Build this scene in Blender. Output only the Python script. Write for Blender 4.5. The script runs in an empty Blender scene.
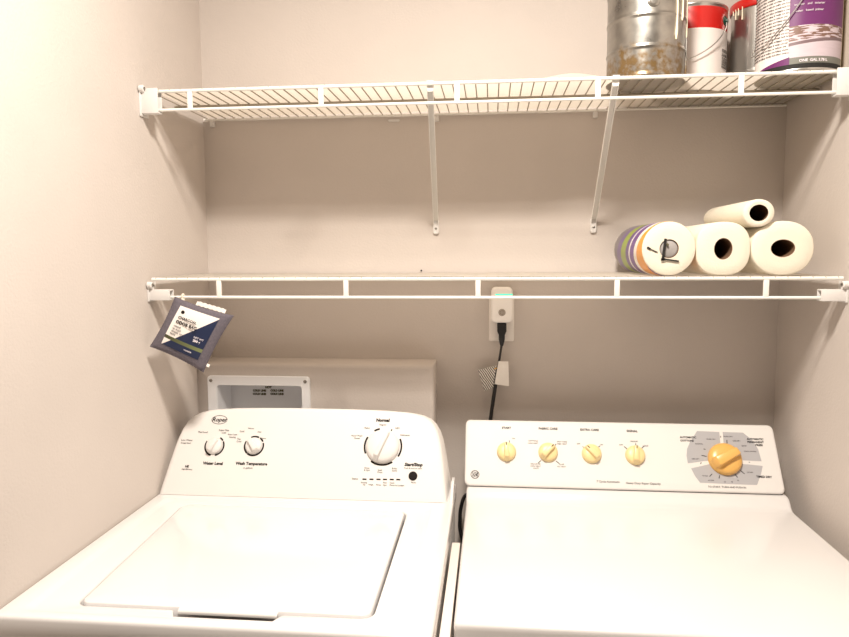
import bpy, bmesh, math, random
from mathutils import Vector, Matrix
R = math.radians
PI = math.pi
random.seed(7)
SC = bpy.context.scene
COL = SC.collection

# ------------------------------------------------------------------ camera
CAM = Vector((0.79911, -1.88268, 1.49573))
YAW, PITCH, ROLL, FPX = 0.097863, -0.094432, -0.005365, 687.16
_c, _s = math.cos(YAW), math.sin(YAW)
FW = Vector((-_s*math.cos(PITCH), _c*math.cos(PITCH), math.sin(PITCH)))
_r = Vector((_c, _s, 0)); _u = _r.cross(FW)
RT = _r*math.cos(ROLL) + _u*math.sin(ROLL)
UP = -_r*math.sin(ROLL) + _u*math.cos(ROLL)
def sight(x, y): return FW + RT*((x-424.5)/FPX) - UP*((y-318.5)/FPX)
def on_plane(x, y, p0, n):
    d = sight(x, y); n = Vector(n)
    return CAM + d*((Vector(p0)-CAM).dot(n)/d.dot(n))
def on_y(x, y, Y): return on_plane(x, y, (0, Y, 0), (0, 1, 0))

cam = bpy.data.cameras.new('camera'); co = bpy.data.objects.new('camera', cam); COL.objects.link(co)
m3 = Matrix((RT, UP, -FW)).transposed()
co.matrix_world = Matrix.Translation(CAM) @ m3.to_4x4()
cam.sensor_fit = 'HORIZONTAL'; cam.sensor_width = 36; cam.lens = FPX/849*36
cam.clip_start = 0.02
SC.camera = co

# ------------------------------------------------------------------ materials
def lin(c):
    return tuple(((v/255)/12.92 if v/255 <= 0.04045 else ((v/255+0.055)/1.055)**2.4) for v in c) + (1,)
def newmat(name):
    m = bpy.data.materials.new(name); m.use_nodes = True
    nt = m.node_tree; b = nt.nodes['Principled BSDF']
    return m, nt, b
def mat(name, col, rough=.5, metal=0, bump=0, bscale=200, var=0, vscale=20, coat=0, emit=0, spec=None, trans=0):
    m, nt, b = newmat(name)
    b.inputs['Base Color'].default_value = lin(col)
    b.inputs['Roughness'].default_value = rough
    b.inputs['Metallic'].default_value = metal
    if spec is not None: b.inputs['Specular IOR Level'].default_value = spec
    if coat: b.inputs['Coat Weight'].default_value = coat; b.inputs['Coat Roughness'].default_value = .12
    if trans: b.inputs['Transmission Weight'].default_value = trans
    if emit:
        b.inputs['Emission Color'].default_value = lin(col); b.inputs['Emission Strength'].default_value = emit
    tc = nt.nodes.new('ShaderNodeTexCoord')
    if var:
        n = nt.nodes.new('ShaderNodeTexNoise'); n.inputs['Scale'].default_value = vscale; n.inputs['Detail'].default_value = 4
        nt.links.new(tc.outputs['Object'], n.inputs['Vector'])
        mx = nt.nodes.new('ShaderNodeMix'); mx.data_type = 'RGBA'
        d = tuple(max(0, v*(1-var)) for v in col); e = tuple(min(255, v*(1+var)) for v in col)
        mx.inputs[6].default_value = lin(d); mx.inputs[7].default_value = lin(e)
        nt.links.new(n.outputs['Fac'], mx.inputs[0]); nt.links.new(mx.outputs[2], b.inputs['Base Color'])
    if bump:
        n = nt.nodes.new('ShaderNodeTexNoise'); n.inputs['Scale'].default_value = bscale; n.inputs['Detail'].default_value = 3
        nt.links.new(tc.outputs['Object'], n.inputs['Vector'])
        bp = nt.nodes.new('ShaderNodeBump'); bp.inputs['Strength'].default_value = bump; bp.inputs['Distance'].default_value = .002
        nt.links.new(n.outputs['Fac'], bp.inputs['Height']); nt.links.new(bp.outputs['Normal'], b.inputs['Normal'])
    return m
class NG:
    """tiny node-graph helper"""
    def __init__(s, nt): s.nt = nt
    def math(s, op, a, b=None, c=None):
        n = s.nt.nodes.new('ShaderNodeMath'); n.operation = op
        for i, v in enumerate((a, b, c)):
            if v is None: continue
            if isinstance(v, (int, float)): n.inputs[i].default_value = v
            else: s.nt.links.new(v, n.inputs[i])
        return n.outputs[0]
    def mix(s, f, a, b):
        n = s.nt.nodes.new('ShaderNodeMix'); n.data_type = 'RGBA'
        for i, v in ((0, f), (6, a), (7, b)):
            if isinstance(v, tuple): n.inputs[i].default_value = v
            elif isinstance(v, (int, float)): n.inputs[i].default_value = v
            else: s.nt.links.new(v, n.inputs[i])
        return n.outputs[2]
    def noise(s, vec, scale, detail=4):
        n = s.nt.nodes.new('ShaderNodeTexNoise'); n.inputs['Scale'].default_value = scale; n.inputs['Detail'].default_value = detail
        s.nt.links.new(vec, n.inputs['Vector']); return n.outputs['Fac']
    def coord(s, kind='Object'):
        n = s.nt.nodes.new('ShaderNodeTexCoord'); return n.outputs[kind]
    def sep(s, v):
        n = s.nt.nodes.new('ShaderNodeSeparateXYZ'); s.nt.links.new(v, n.inputs[0]); return n.outputs

M = {}
M['paint'] = mat('wall_paint', (205, 196, 189), .75, bump=.28, bscale=170, var=.02, vscale=6)
M['ceil'] = mat('ceiling_paint', (232, 228, 222), .9, bump=.1)
M['floor'] = mat('floor_vinyl', (132, 120, 108), .5, var=.12, vscale=8)
M['enamel'] = mat('white_enamel', (222, 220, 219), .24, coat=.25)
M['plasticw'] = mat('white_plastic', (223, 220, 217), .55, spec=.3)
M['lidm'] = mat('lid_enamel', (222, 220, 220), .12, coat=.4)
M['side'] = mat('cabinet_enamel', (238, 236, 234), .35)
M['dark'] = mat('dark_gap', (28, 26, 25), .7)
M['ink'] = mat('dark_ink', (40, 36, 35), .95, spec=.05)
M['inkg'] = mat('grey_ink', (80, 74, 71), .95, spec=.05)
M['cream'] = mat('cream_knob_plastic', (236, 212, 156), .35)
M['amber'] = mat('amber_knob_plastic', (228, 178, 98), .3)
M['dialgrey'] = mat('grey_dial_print', (172, 171, 174), .8)
M['wire'] = mat('white_coated_wire', (240, 238, 232), .35)
M['dwire'] = mat('shade_toned_wire', (168, 158, 142), .5)  # white wire again, darkened in colour to imitate its shaded underside
M['brace'] = mat('brace_enamel', (244, 242, 238), .4)
M['screw'] = mat('steel_screw', (150, 146, 140), .35, .9)
M['black'] = mat('black_rubber', (24, 24, 26), .5)
M['plate'] = mat('outlet_plastic', (246, 240, 234), .35)
M['device'] = mat('device_plastic', (252, 248, 244), .35)
M['btn'] = mat('grey_button', (172, 162, 152), .5)
M['led'] = mat('green_led', (70, 225, 175), .4, emit=1.2)
M['paper'] = mat('tag_paper', (250, 244, 238), .8, var=.03, vscale=60)
M['towel'] = mat('paper_towel', (236, 228, 210), .9, bump=.35, bscale=260)
M['core'] = mat('cardboard_core', (112, 84, 62), .85)
M['boxpl'] = mat('outlet_box_plastic', (240, 240, 242), .4)
M['sticker'] = mat('box_sticker', (206, 200, 172), .6)
M['olive'] = mat('olive_print', (84, 80, 56), .6)
M['fabric'] = mat('grey_linen', (100, 94, 102), .95, bump=.6, bscale=420, var=.16, vscale=240)
M['string'] = mat('cotton_loop', (225, 215, 200), .9)
M['red'] = mat('red_label', (200, 22, 14), .35, coat=.2)
M['lab'] = mat('white_can_label', (238, 230, 226), .5)
M['tan'] = mat('tan_label', (222, 204, 160), .5)
M['purple'] = mat('purple_label', (108, 42, 104), .45)
M['greyband'] = mat('grey_label', (120, 120, 112), .5)
M['tin'] = mat('tin_plate', (196, 194, 190), .28, .95)
M['drip'] = mat('dried_cream_paint', (246, 234, 206), .4)
M['darkgreen'] = mat('green_ear', (22, 66, 52), .4)
M['whiteink'] = mat('white_ink', (240, 232, 238), .6)
M['cordm'] = mat('cord_jacket', (30, 28, 28), .4, bump=.5, bscale=160)
M['filler'] = mat('filler_board', (226, 216, 208), .6)
M['plugc'] = mat('grey_film', (168, 164, 162), .35)
M['cloth'] = mat('white_cloth', (244, 240, 232), .9, bump=.3, bscale=120)
M['bulb'] = mat('lamp_diffuser', (255, 244, 226), .5)

# galvanised can with rust creeping up from its base
def galvanised():
    m, nt, b = newmat('galvanised_steel'); g = NG(nt)
    o = g.coord(); z = g.sep(o)[2]
    n1 = g.noise(o, 30, 8); n2 = g.noise(o, 75, 10)
    base = g.mix(n1, lin((116, 115, 112)), lin((198, 194, 186)))
    lvl = g.math('SUBTRACT', .068, z)
    f = g.math('MULTIPLY', lvl, 26)
    f = g.math('ADD', f, g.math('MULTIPLY', g.math('SUBTRACT', n1, .5), 5))
    f = g.math('MINIMUM', g.math('MAXIMUM', f, 0), 1)
    f = g.math('MULTIPLY', f, g.math('MINIMUM', g.math('MAXIMUM', g.math('MULTIPLY', g.math('SUBTRACT', n2, .32), 4), .15), 1))
    rust = g.mix(n2, lin((80, 60, 34)), lin((138, 112, 72)))
    nt.links.new(g.mix(f, base, rust), b.inputs['Base Color'])
    nt.links.new(g.math('SUBTRACT', .95, g.math('MULTIPLY', f, .6)), b.inputs['Metallic'])
    nt.links.new(g.math('ADD', .2, g.math('MULTIPLY', n1, .24)), b.inputs['Roughness'])
    return m
M['galv'] = galvanised()

# printed plastic wrapper (bands run round the roll; object Y = roll axis, front at -Y)
def wrapper_mat():
    m, nt, b = newmat('towel_wrapper'); g = NG(nt)
    x, y, z = g.sep(g.coord())
    t = g.math('ADD', y, g.math('MULTIPLY', z, .55))
    r = nt.nodes.new('ShaderNodeValToRGB'); r.color_ramp.interpolation = 'CONSTANT'
    stops = [(0, (236, 228, 214)), (.07, (104, 62, 140)), (.12, (238, 160, 52)), (.32, (244, 238, 230)), (.40, (104, 62, 140)), (.52, (232, 226, 226)),
             (.56, (98, 66, 132)), (.66, (146, 164, 50)), (.82, (108, 86, 138)), (.95, (120, 112, 118))]
    e = r.color_ramp.elements
    e[0].position = 0; e[0].color = lin(stops[0][1]); e[1].position = stops[1][0]; e[1].color = lin(stops[1][1])
    for p, c in stops[2:]:
        k = e.new(p); k.color = lin(c)
    nt.links.new(g.math('MULTIPLY', g.math('ADD', t, .02), 3.3), r.inputs[0])
    nt.links.new(r.outputs[0], b.inputs['Base Color'])
    b.inputs['Roughness'].default_value = .3
    return m
M['wrap'] = wrapper_mat()

# the pouch's printed label: white, navy corner and an olive stripe
def pouch_label():
    m, nt, b = newmat('pouch_label_print'); g = NG(nt)
    u, v, _ = g.sep(g.coord('UV'))
    navy = g.math('GREATER_THAN', g.math('ADD', u, g.math('MULTIPLY', v, -1.0)), .02)   # below the diagonal
    c = g.mix(navy, lin((240, 232, 226)), lin((24, 36, 68)))
    st = g.math('MULTIPLY', g.math('GREATER_THAN', v, .17), g.math('LESS_THAN', v, .25))
    c = g.mix(st, c, g.mix(u, lin((62, 62, 36)), lin((120, 128, 84))))
    nt.links.new(c, b.inputs['Base Color']); b.inputs['Roughness'].default_value = .5
    return m
M['plabel'] = pouch_label()

# striped, half clear cord tag
def striped():
    m, nt, b = newmat('striped_tag'); g = NG(nt)
    w = nt.nodes.new('ShaderNodeTexWave'); w.inputs['Scale'].default_value = 60; w.inputs['Distortion'].default_value = 2
    mp = nt.nodes.new('ShaderNodeMapping'); mp.inputs['Rotation'].default_value = (0, R(35), 0)
    nt.links.new(g.coord(), mp.inputs['Vector']); nt.links.new(mp.outputs[0], w.inputs['Vector'])
    f = g.math('GREATER_THAN', w.outputs['Fac'], .45)
    nt.links.new(g.mix(f, lin((96, 94, 92)), lin((232, 226, 218))), b.inputs['Base Color'])
    return m
M['striped'] = striped()

# photo panel on the purple label: pale kitchen with brown cupboards as soft bands
def photo_panel():
    m, nt, b = newmat('label_photo_print'); g = NG(nt)
    o = g.coord(); u, v, _ = g.sep(g.coord('UV'))
    cv = nt.nodes.new('ShaderNodeCombineXYZ')
    nt.links.new(g.math('MULTIPLY', u, 3.0), cv.inputs[0]); nt.links.new(g.math('MULTIPLY', v, 11.0), cv.inputs[1])
    n = g.noise(cv.outputs[0], 1.6, 3)
    base = g.mix(n, lin((214, 200, 208)), lin((196, 182, 190)))
    band = g.math('MULTIPLY', g.math('GREATER_THAN', g.math('SUBTRACT', v, g.math('MULTIPLY', u, .12)), .52), g.math('GREATER_THAN', n, .49))
    c = g.mix(band, base, lin((122, 92, 80)))
    line = g.math('LESS_THAN', g.math('ABSOLUTE', g.math('SUBTRACT', v, g.math('ADD', .42, g.math('MULTIPLY', u, .2)))), .05)
    c = g.mix(line, c, lin((120, 100, 104)))
    nt.links.new(c, b.inputs['Base Color']); b.inputs['Roughness'].default_value = .45
    return m
M['photo'] = photo_panel()

# ------------------------------------------------------------------ mesh helpers
ROOT = {}
def where(o):
    v = Vector((0, 0, 0))
    while o is not None:
        v += o.location; o = o.parent
    return v
class MB:
    def __init__(s): s.bm = bmesh.new(); s.uv = None
    def box(s, x0, x1, y0, y1, z0, z1):
        vs = [s.bm.verts.new((x, y, z)) for z in (z0, z1) for x, y in ((x0, y0), (x1, y0), (x1, y1), (x0, y1))]
        for f in ((3, 2, 1, 0), (4, 5, 6, 7), (0, 1, 5, 4), (1, 2, 6, 5), (2, 3, 7, 6), (3, 0, 4, 7)):
            s.bm.faces.new([vs[i] for i in f])
        return s
    def obox(s, c, r, u, n, hx, hy, hz):
        c = Vector(c); r = Vector(r).normalized(); u = Vector(u).normalized(); n = Vector(n).normalized()
        vs = [s.bm.verts.new(c + r*a*hx + u*b*hy + n*d*hz) for d in (-1, 1) for a, b in ((-1, -1), (1, -1), (1, 1), (-1, 1))]
        for f in ((3, 2, 1, 0), (4, 5, 6, 7), (0, 1, 5, 4), (1, 2, 6, 5), (2, 3, 7, 6), (3, 0, 4, 7)):
            s.bm.faces.new([vs[i] for i in f])
        return s
    def loft(s, loops, cap0=False, cap1=False, closed=True):
        rows = [[s.bm.verts.new(p) for p in L] for L in loops]
        n = len(rows[0])
        for a, b in zip(rows, rows[1:]):
            for i in range(n if closed else n-1):
                j = (i+1) % n
                s.bm.faces.new((a[i], a[j], b[j], b[i]))
        if cap0: s.bm.faces.new(list(reversed(rows[0])))
        if cap1: s.bm.faces.new(rows[-1])
        return s
    def tube(s, pts, r, seg=8, caps=True):
        pts = [Vector(p) for p in pts]; loops = []
        rr = r if isinstance(r, (list, tuple)) else [r]*len(pts)
        t0 = (pts[1]-pts[0]).normalized()
        nrm = t0.orthogonal().normalized()
        for i, p in enumerate(pts):
            t = (pts[min(i+1, len(pts)-1)]-pts[max(i-1, 0)]).normalized()
            nrm = (nrm - t*nrm.dot(t)).normalized(); bn = t.cross(nrm)
            loops.append([p + (nrm*math.cos(2*PI*k/seg)+bn*math.sin(2*PI*k/seg))*rr[i] for k in range(seg)])
        return s.loft(loops, caps, caps)
    def lathe(s, prof, c, axis, seg=40, cap0=True, cap1=True, xdir=None, sq=(1, 1), rot=None):
        """prof: list of (radius, height along axis)"""
        c = Vector(c); a = Vector(axis).normalized()
        x = Vector(xdir).normalized() if xdir else a.orthogonal().normalized()
        y = a.cross(x); loops = []
        for r, h in prof:
            loops.append([c + a*h + x*(r*sq[0]*math.cos(2*PI*k/seg)) + y*(r*sq[1]*math.sin(2*PI*k/seg)) for k in range(seg)])
        return s.loft(loops, cap0, cap1)
    def prism(s, poly, r, u, n, o, d0, d1):
        """2-D polygon in the frame (r,u) at origin o, extruded along n from d0 to d1"""
        o = Vector(o); r = Vector(r); u = Vector(u); n = Vector(n)
        L = [[o + r*a + u*b + n*d for a, b in poly] for d in (d0, d1)]
        return s.loft(L, True, True)
    def text(s, txt, size, o, r, u, n, lift=.0003, thick=.0002, align='CENTER', shear=0, bold=0):
        cu = bpy.data.curves.new('t', 'FONT'); cu.body = txt; cu.size = size; cu.align_x = align; cu.align_y = 'CENTER'
        cu.extrude = thick; cu.resolution_u = 2; cu.shear = shear; cu.offset = bold
        ob = bpy.data.objects.new('t', cu); COL.objects.link(ob)
        dg = bpy.context.evaluated_depsgraph_get(); me = bpy.data.meshes.new_from_object(ob.evaluated_get(dg))
        r = Vector(r).normalized(); u = Vector(u).normalized(); n = Vector(n).normalized()
        mw = Matrix.Translation(Vector(o)+n*(lift+thick)) @ Matrix((r, u, n)).transposed().to_4x4()
        me.transform(mw); s.bm.from_mesh(me)
        bpy.data.objects.remove(ob); bpy.data.curves.remove(cu); bpy.data.meshes.remove(me)
        return s
    def build(s, name, m, parent=None, bevel=0, seg=3, sharp=35, smooth=True, loc=None, fix=True):
        bm = s.bm
        if fix: bmesh.ops.recalc_face_normals(bm, faces=bm.faces)
        if bevel:
            es = [e for e in bm.edges if len(e.link_faces) == 2 and e.calc_face_angle(0) > R(30)]
            bmesh.ops.bevel(bm, geom=es, offset=bevel, segments=seg, affect='EDGES', profile=.5, clamp_overlap=True)
        off = where(parent) if parent else (Vector(loc) if loc is not None else Vector((0, 0, 0)))
        bmesh.ops.translate(bm, verts=bm.verts, vec=-off)
        for f in bm.faces: f.smooth = smooth
        for e in bm.edges:
            if len(e.link_faces) == 2 and e.calc_face_angle(0) > R(sharp): e.smooth = False
        me = bpy.data.meshes.new(name); bm.to_mesh(me); bm.free()
        ms = m if isinstance(m, list) else [m]
        for k in ms: me.materials.append(M[k])
        o = bpy.data.objects.new(name, me); COL.objects.link(o)
        if parent: o.parent = parent
        elif loc is not None: o.location = loc
        return o
def thing(name, label, cat, loc, group=None):
    o = bpy.data.objects.new(name, None); COL.objects.link(o); o.location = loc
    o.empty_display_size = .05
    return tag(o, label, cat, group)
def tag(o, label, cat, group=None):
    o['label'] = label; o['category'] = cat
    if group: o['group'] = group
    return o
def struct(o):
    o['kind'] = 'structure'; return o
def rrect(x0, x1, y0, y1, r, seg=5, skew=(0, 0)):
    """rounded rectangle, counter-clockwise; skew moves the two left corners in x (at y0, at y1)"""
    P = []
    for cx, cy, a0 in ((x1-r, y0+r, -90), (x1-r, y1-r, 0), (x0+r, y1-r, 90), (x0+r, y0+r, 180)):
        for k in range(seg+1):
            a = R(a0+90*k/seg); P.append((cx+r*math.cos(a), cy+r*math.sin(a)))
    if skew != (0, 0):
        Q = []
        for x, y in P:
            t = (y-y0)/(y1-y0); w = (x1-x)/(x1-x0)
            Q.append((x+w*(skew[0]*(1-t)+skew[1]*t), y))
        P = Q
    return P

W = 1.549; D = .3386
ZU, ZL, LIP = 1.8668, 1.4385, .0417
X3, Y3, Z3 = Vector((1, 0, 0)), Vector((0, 1, 0)), Vector((0, 0, 1))

# ------------------------------------------------------------------ the room
CEIL = 2.62; FRONT = -3.6
MOUTH = -1.12; HX0, HX1 = -.95, 2.5
struct(MB().box(-.1, W+.1, 0, .1, 0, CEIL).build('wall_back', 'paint'))
struct(MB().box(-.1, 0, MOUTH, 0, 0, CEIL).build('wall_left', 'paint'))
struct(MB().box(W, W+.1, MOUTH, 0, 0, CEIL).build('wall_right', 'paint'))
struct(MB().box(HX0, -.1, MOUTH, MOUTH+.1, 0, CEIL).build('wall_left_return', 'paint'))
struct(MB().box(W+.1, HX1, MOUTH, MOUTH+.1, 0, CEIL).build('wall_right_return', 'paint'))
struct(MB().box(HX0-.1, HX0, FRONT, MOUTH+.1, 0, CEIL).build('wall_far_left', 'paint'))
struct(MB().box(HX1, HX1+.1, FRONT, MOUTH+.1, 0, CEIL).build('wall_far_right', 'paint'))
struct(MB().box(HX0-.1, HX1+.1, FRONT-.1, FRONT, 0, CEIL).build('wall_front', 'paint'))
struct(MB().box(HX0-.1, HX1+.1, FRONT-.1, .1, CEIL, CEIL+.1).build('ceiling', 'ceil'))
struct(MB().box(HX0-.1, HX1+.1, FRONT-.1, .1, -.1, 0).build('floor', 'floor'))

# boxed-out lower wall behind the washer, with the hole for the supply box
LD, LX, LZ = .10, .648, 1.203
BX0, BX1, BZ0, BZ1 = .0475, .3025, .925, 1.153
out = rrect(0, LX, .0, LZ, .004)
def xz(poly, y): return [(a, y, b) for a, b in poly]
ins = lambda d: rrect(0, LX-d, 0, LZ-d, .006)
hole = rrect(BX0, BX1, BZ0, BZ1, .008)
lw = MB().loft([xz(out, -.0005), xz(out, -LD+.012), xz(ins(.002), -LD+.005), xz(ins(.006), -LD+.001), xz(ins(.012), -LD), xz(hole, -LD), xz(hole, -.004)])
lw = lw.build('wall_ledge', 'paint', sharp=50); struct(lw)

# ------------------------------------------------------------------ wire shelves
def wire_shelf(z, label, straps, group):
    t = thing('wire_shelf', label, 'shelf', (W/2, -D/2, z), group)
    xa, xb = .006, W-.006
    MB().tube([(xa, -D, z), (xb, -D, z)], .0040, 10).build('front_rod', 'wire', t)
    MB().tube([(xa, -D, z-LIP), (xb, -D, z-LIP)], .0034, 10).build('lip_rod', 'wire', t)
    MB().tube([(xa, -.010, z-.001), (xb, -.010, z-.001)], .003, 8).build('back_rod', 'wire', t)
    for Y in (-.186,):
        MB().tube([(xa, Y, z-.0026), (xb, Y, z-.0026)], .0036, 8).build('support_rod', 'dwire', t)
    b = MB(); n = 60
    for i in range(n):
        x = xa+.01+(xb-xa-.02)*i/(n-1)
        b.tube([(x, -.008, z+.0022), (x, -D-.001, z+.0028), (x, -D-.0032, z+.001)], .0015, 6)
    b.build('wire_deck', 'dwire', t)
    for x in straps:
        MB().box(x-.0058, x+.0058, -D-.0030, -D+.0030, z-LIP, z).build('lip_strap', 'wire', t, bevel=.0015)
    return t
wire_shelf(ZU, 'upper white wire shelf carrying the paint cans', [.114, .418, .7217, 1.0245, 1.3200], 'white wire wall shelves')
wire_shelf(ZL, 'lower white wire shelf carrying the paper towel rolls', [.1675, .4677, .7684, 1.0731, 1.3870], 'white wire wall shelves')

def end_bracket(x, sgn, z, tall, label):
    t = thing('shelf_end_bracket', label, 'shelf bracket', (x, -D, z), 'plastic end brackets of the wire shelves')
    L = .043 if tall else .053
    if tall: z0, z1 = z-LIP-.0085, z+.0055
    else: z0, z1 = z-LIP-.0068, z-LIP+.0180
    y0, y1 = -D-.012, -D+.010
    b = MB(); xs = sorted((x+sgn*.0035, x+sgn*L))
    b.box(xs[0], xs[1], y0, y0+.003, z0, z1)                     # front cheek
    b.box(xs[0], xs[1], y1-.003, y1, z0, z1)                     # rear cheek
    b.box(xs[0], xs[1], y0+.002, y1-.002, z0, z0+.003)           # sole
    if not tall: b.box(xs[0], xs[1], y0+.002, y1-.002, z1-.003, z1)
    b.build('socket', 'plasticw', t, bevel=.0008, seg=2)
    ps = sorted((x, x+sgn*.004))
    p = MB().box(ps[0], ps[1], y0-.004, y1+.012, z0-(.006 if tall else .003), z+(.006 if tall else -.006)).build('wall_plate', 'plasticw', t, bevel=.0012, seg=2)
    zc = z+.001 if not tall else z+.004
    MB().lathe([(.008, 0), (.008, .009), (.0065, .0105)], (x+sgn*.003, y0-.002, zc-(.014 if not tall else 0)), (sgn, 0, 0), 20).build('ear', 'plasticw', t)
    MB().lathe([(.0042, 0), (.0042, .0012), (.003, .002)], (x+sgn*.0133, y0-.002, zc-(.014 if not tall else 0)), (sgn, 0, 0), 14).build('screw', 'screw', t)
end_bracket(0, 1, ZU, True, 'tall white plastic bracket holding the left end of the upper shelf')
end_bracket(W, -1, ZU, True, 'tall white plastic bracket holding the right end of the upper shelf')
end_bracket(0, 1, ZL, False, 'small white plastic bracket holding the left end of the lower shelf')
end_bracket(W, -1, ZL, False, 'small white plastic bracket holding the right end of the lower shelf')

def brace(xt, xb, label):
    t = thing('shelf_brace', label, 'shelf brace', (xb, 0, 1.55), 'diagonal braces under the upper shelf')
    A = Vector((xt, -D+.004, ZU-.008)); B = Vector((xb, -.007, 1.578))
    d = (A-B).normalized(); n = X3.cross(d).normalized(); r = d.cross(n)
    # U-shaped steel channel
    w, h, th = .0068, .005, .0012
    poly = [(-w, -h), (w, -h), (w, h), (w-th, h), (w-th, -h+th), (-w+th, -h+th), (-w+th, h), (-w, h)]
    MB().loft([[P + r*a + n*b_ for a, b_ in poly] for P in (B, A)], True, True).build('bar', 'brace', t)
    MB().box(xt-.0075, xt+.0075, -D-.0045, -D+.010, ZU+.003, ZU+.0055).box(xt-.0075, xt+.0075, -D+.0045, -D+.0075, ZU-.016, ZU+.004).build('hook', 'wire', t, bevel=.0008, seg=2)
    pl = [(a, b_) for a, b_ in rrect(xb-.0082, xb+.0082, 1.5475, 1.588, .006)]
    MB().loft([xz(pl, -.0002), xz(pl, -.006), xz(rrect(xb-.0066, xb+.0066, 1.549, 1.5865, .005), -.0078)], True, True).build('foot_plate', 'plasticw', t)
    MB().lathe([(.0033, 0), (.0033, .001), (.002, .0018)], (xb, -.0078, 1.563), (0, -1, 0), 14).build('screw', 'screw', t)
brace(.6624, .6475, 'left diagonal white brace under the upper shelf')
brace(1.0621, 1.0676, 'right diagonal white brace under the upper shelf, nearer the towel rolls')

clip_names = ['white wall clip under the back of the upper shelf by the left corner', 'white wall clip under the back of the upper shelf beside the left brace',
              'white wall clip under the back of the upper shelf beside the right brace', 'white wall clip under the back of the upper shelf by the right corner']
for (px, py), lb in zip(((213, 118), (437, 116), (595, 111.5), (793, 105)), clip_names):
    p = on_y(px, py, 0)
    t = thing('wall_clip', lb, 'shelf clip', (p.x, 0, ZU-.02), 'wall clips of the upper shelf')
    MB().box(p.x-.006, p.x+.006, -.011, 0, ZU-.020, ZU-.0045).build('clip_body', 'plasticw', t, bevel=.002)
    MB().lathe([(.0035, 0), (.0035, .001)], (p.x, -.011, ZU-.012), (0, -1, 0), 12).build('screw', 'plasticw', t)
p = on_y(394, 120.5, 0)
tag(MB().loft([xz(rrect(p.x-.016, p.x+.016, p.z-.0035, p.z+.0035, .003), -.0001), xz(rrect(p.x-.015, p.x+.015, p.z-.003, p.z+.003, .0025), -.0025)], True, True)
    .build('wall_anchor', 'plasticw', loc=(p.x, 0, p.z)), 'small flat white anchor on the back wall left of the left brace', 'wall anchor')
p = on_y(421.5, 270.5, 0)
tag(MB().lathe([(.0012, 0), (.0012, .006), (.0026, .006), (.0024, .0072)], p, (0, -1, 0), 12).build('nail', 'dark', loc=p),
    'tiny dark nail head in the back wall just above the lower shelf', 'nail')

# ------------------------------------------------------------------ washing machine
WZ = .9236; WYF = -.908
wx0, wx1, wyf, wyb = .002, .7125, WYF, -.205
wm = thing('washing_machine', 'white top-loading washing machine standing against the left wall', 'washing machine', (.358, -.55, 0))
MB().box(wx0+.004, wx1-.004, wyf+.006, wyb, .03, .886).build('cabinet', 'side', wm, bevel=.004)
for fx in (.05, .66):
    for fy in (-.84, -.26):
        MB().lathe([(.022, 0), (.022, .012), (.008, .014), (.008, .034)], (fx, fy, 0), Z3, 20).build('foot', 'black', wm)
def xy(poly, z): return [(a, b, z) for a, b in poly]
NS = 6
HX_0, HX_1 = .288, .460
def add4(P, y0, bump=0):
    return P + [(HX_0-.006, y0), (HX_0+.004, y0-bump), (HX_1-.004, y0-bump), (HX_1+.006, y0)]
def rr(i, z): return xy(add4(rrect(wx0+i, wx1-i, wyf+i, wyb-i*.2, .008, NS), wyf+i), z)
REC = dict(x0=.040, x1=.660, y0=-.884, y1=-.372)
def rec(g, z): return xy(add4(rrect(REC['x0']-g, REC['x1']+g, REC['y0']-g, REC['y1']+g, .02, NS, (.006, -.002)), REC['y0']-g), z)
LIDX0, LIDX1, LIDY0, LIDY1 = .0925, .6070, -.8485, -.402
def lidp(g, z, bump=0): return xy(add4(rrect(LIDX0-g, LIDX1+g, LIDY0-g, LIDY1+g, max(.004, .016+g), NS, (.026, 0)), LIDY0-g, bump), z)
tp = MB().loft([rr(.002, .884), rr(0, .888), rr(0, WZ-.0065), rr(.001, WZ-.003), rr(.003, WZ-.0008), rr(.006, WZ), rec(.008, WZ), rec(.004, WZ-.0010), rec(-.003, WZ-.0045), rec(-.008, WZ-.0055),
                lidp(.0085, WZ-.0055, .019), lidp(.0062, WZ-.0064, .019), lidp(.0052, WZ-.010, .019), lidp(.0052, .895, .019)], True, False)
tp.build('top_panel', 'enamel', wm, sharp=60)
MB().box(LIDX0-.01, LIDX1+.01, LIDY0-.024, LIDY1+.01, .893, .8945).build('lid_well', 'dark', wm)
# lid with a shallow crown
lid = MB().loft([lidp(0, .899), lidp(0, WZ-.0048), lidp(-.0015, WZ-.0033), lidp(-.004, WZ-.0027), lidp(-.03, WZ-.0020), lidp(-.12, WZ-.0014)], True, True)
lid = lid.build('lid', 'lidm', wm, sharp=60)
# pale sloping finger pull on the lid's front edge, with the open slot in front of it
hx0, hx1 = HX_0+.003, HX_1-.003
L = []
for y, za, zb in ((LIDY0+.003, WZ-.0075, WZ-.0042), (LIDY0-.002, WZ-.009, WZ-.0046), (LIDY0-.0065, WZ-.011, WZ-.0066), (LIDY0-.0075, WZ-.012, WZ-.0090)):
    L.append([(hx0, y, za), (hx1, y, za), (hx1, y, zb), (hx0, y, zb)])
MB().loft(L, True, True).build('finger_pull', 'plasticw', lid, sharp=50)
MB().box(hx0+.020, hx1-.012, LIDY0-.0238, LIDY0-.0226, .8946, WZ-.0078).build('slot_shade_strip', 'dark', wm)  # added dark strip on the slot's front wall, standing in for shade
# upstand fins at both rear ends of the top panel
MB().loft([[(x, y, z) for y, z in ((-.362, WZ-.004), (-.30, WZ+.026), (-.285, WZ+.030), (-.25, WZ+.028), (-.24, WZ-.004))] for x in (.7045, .7115)], True, True).build('end_fin', 'enamel', wm, bevel=.002)
MB().loft([[(x, y, z) for y, z in ((-.34, WZ-.004), (-.27, WZ+.02), (-.24, WZ+.02), (-.235, WZ-.004))] for x in (.0045, .0095)], True, True).build('end_fin', 'enamel', wm, bevel=.002)

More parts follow.
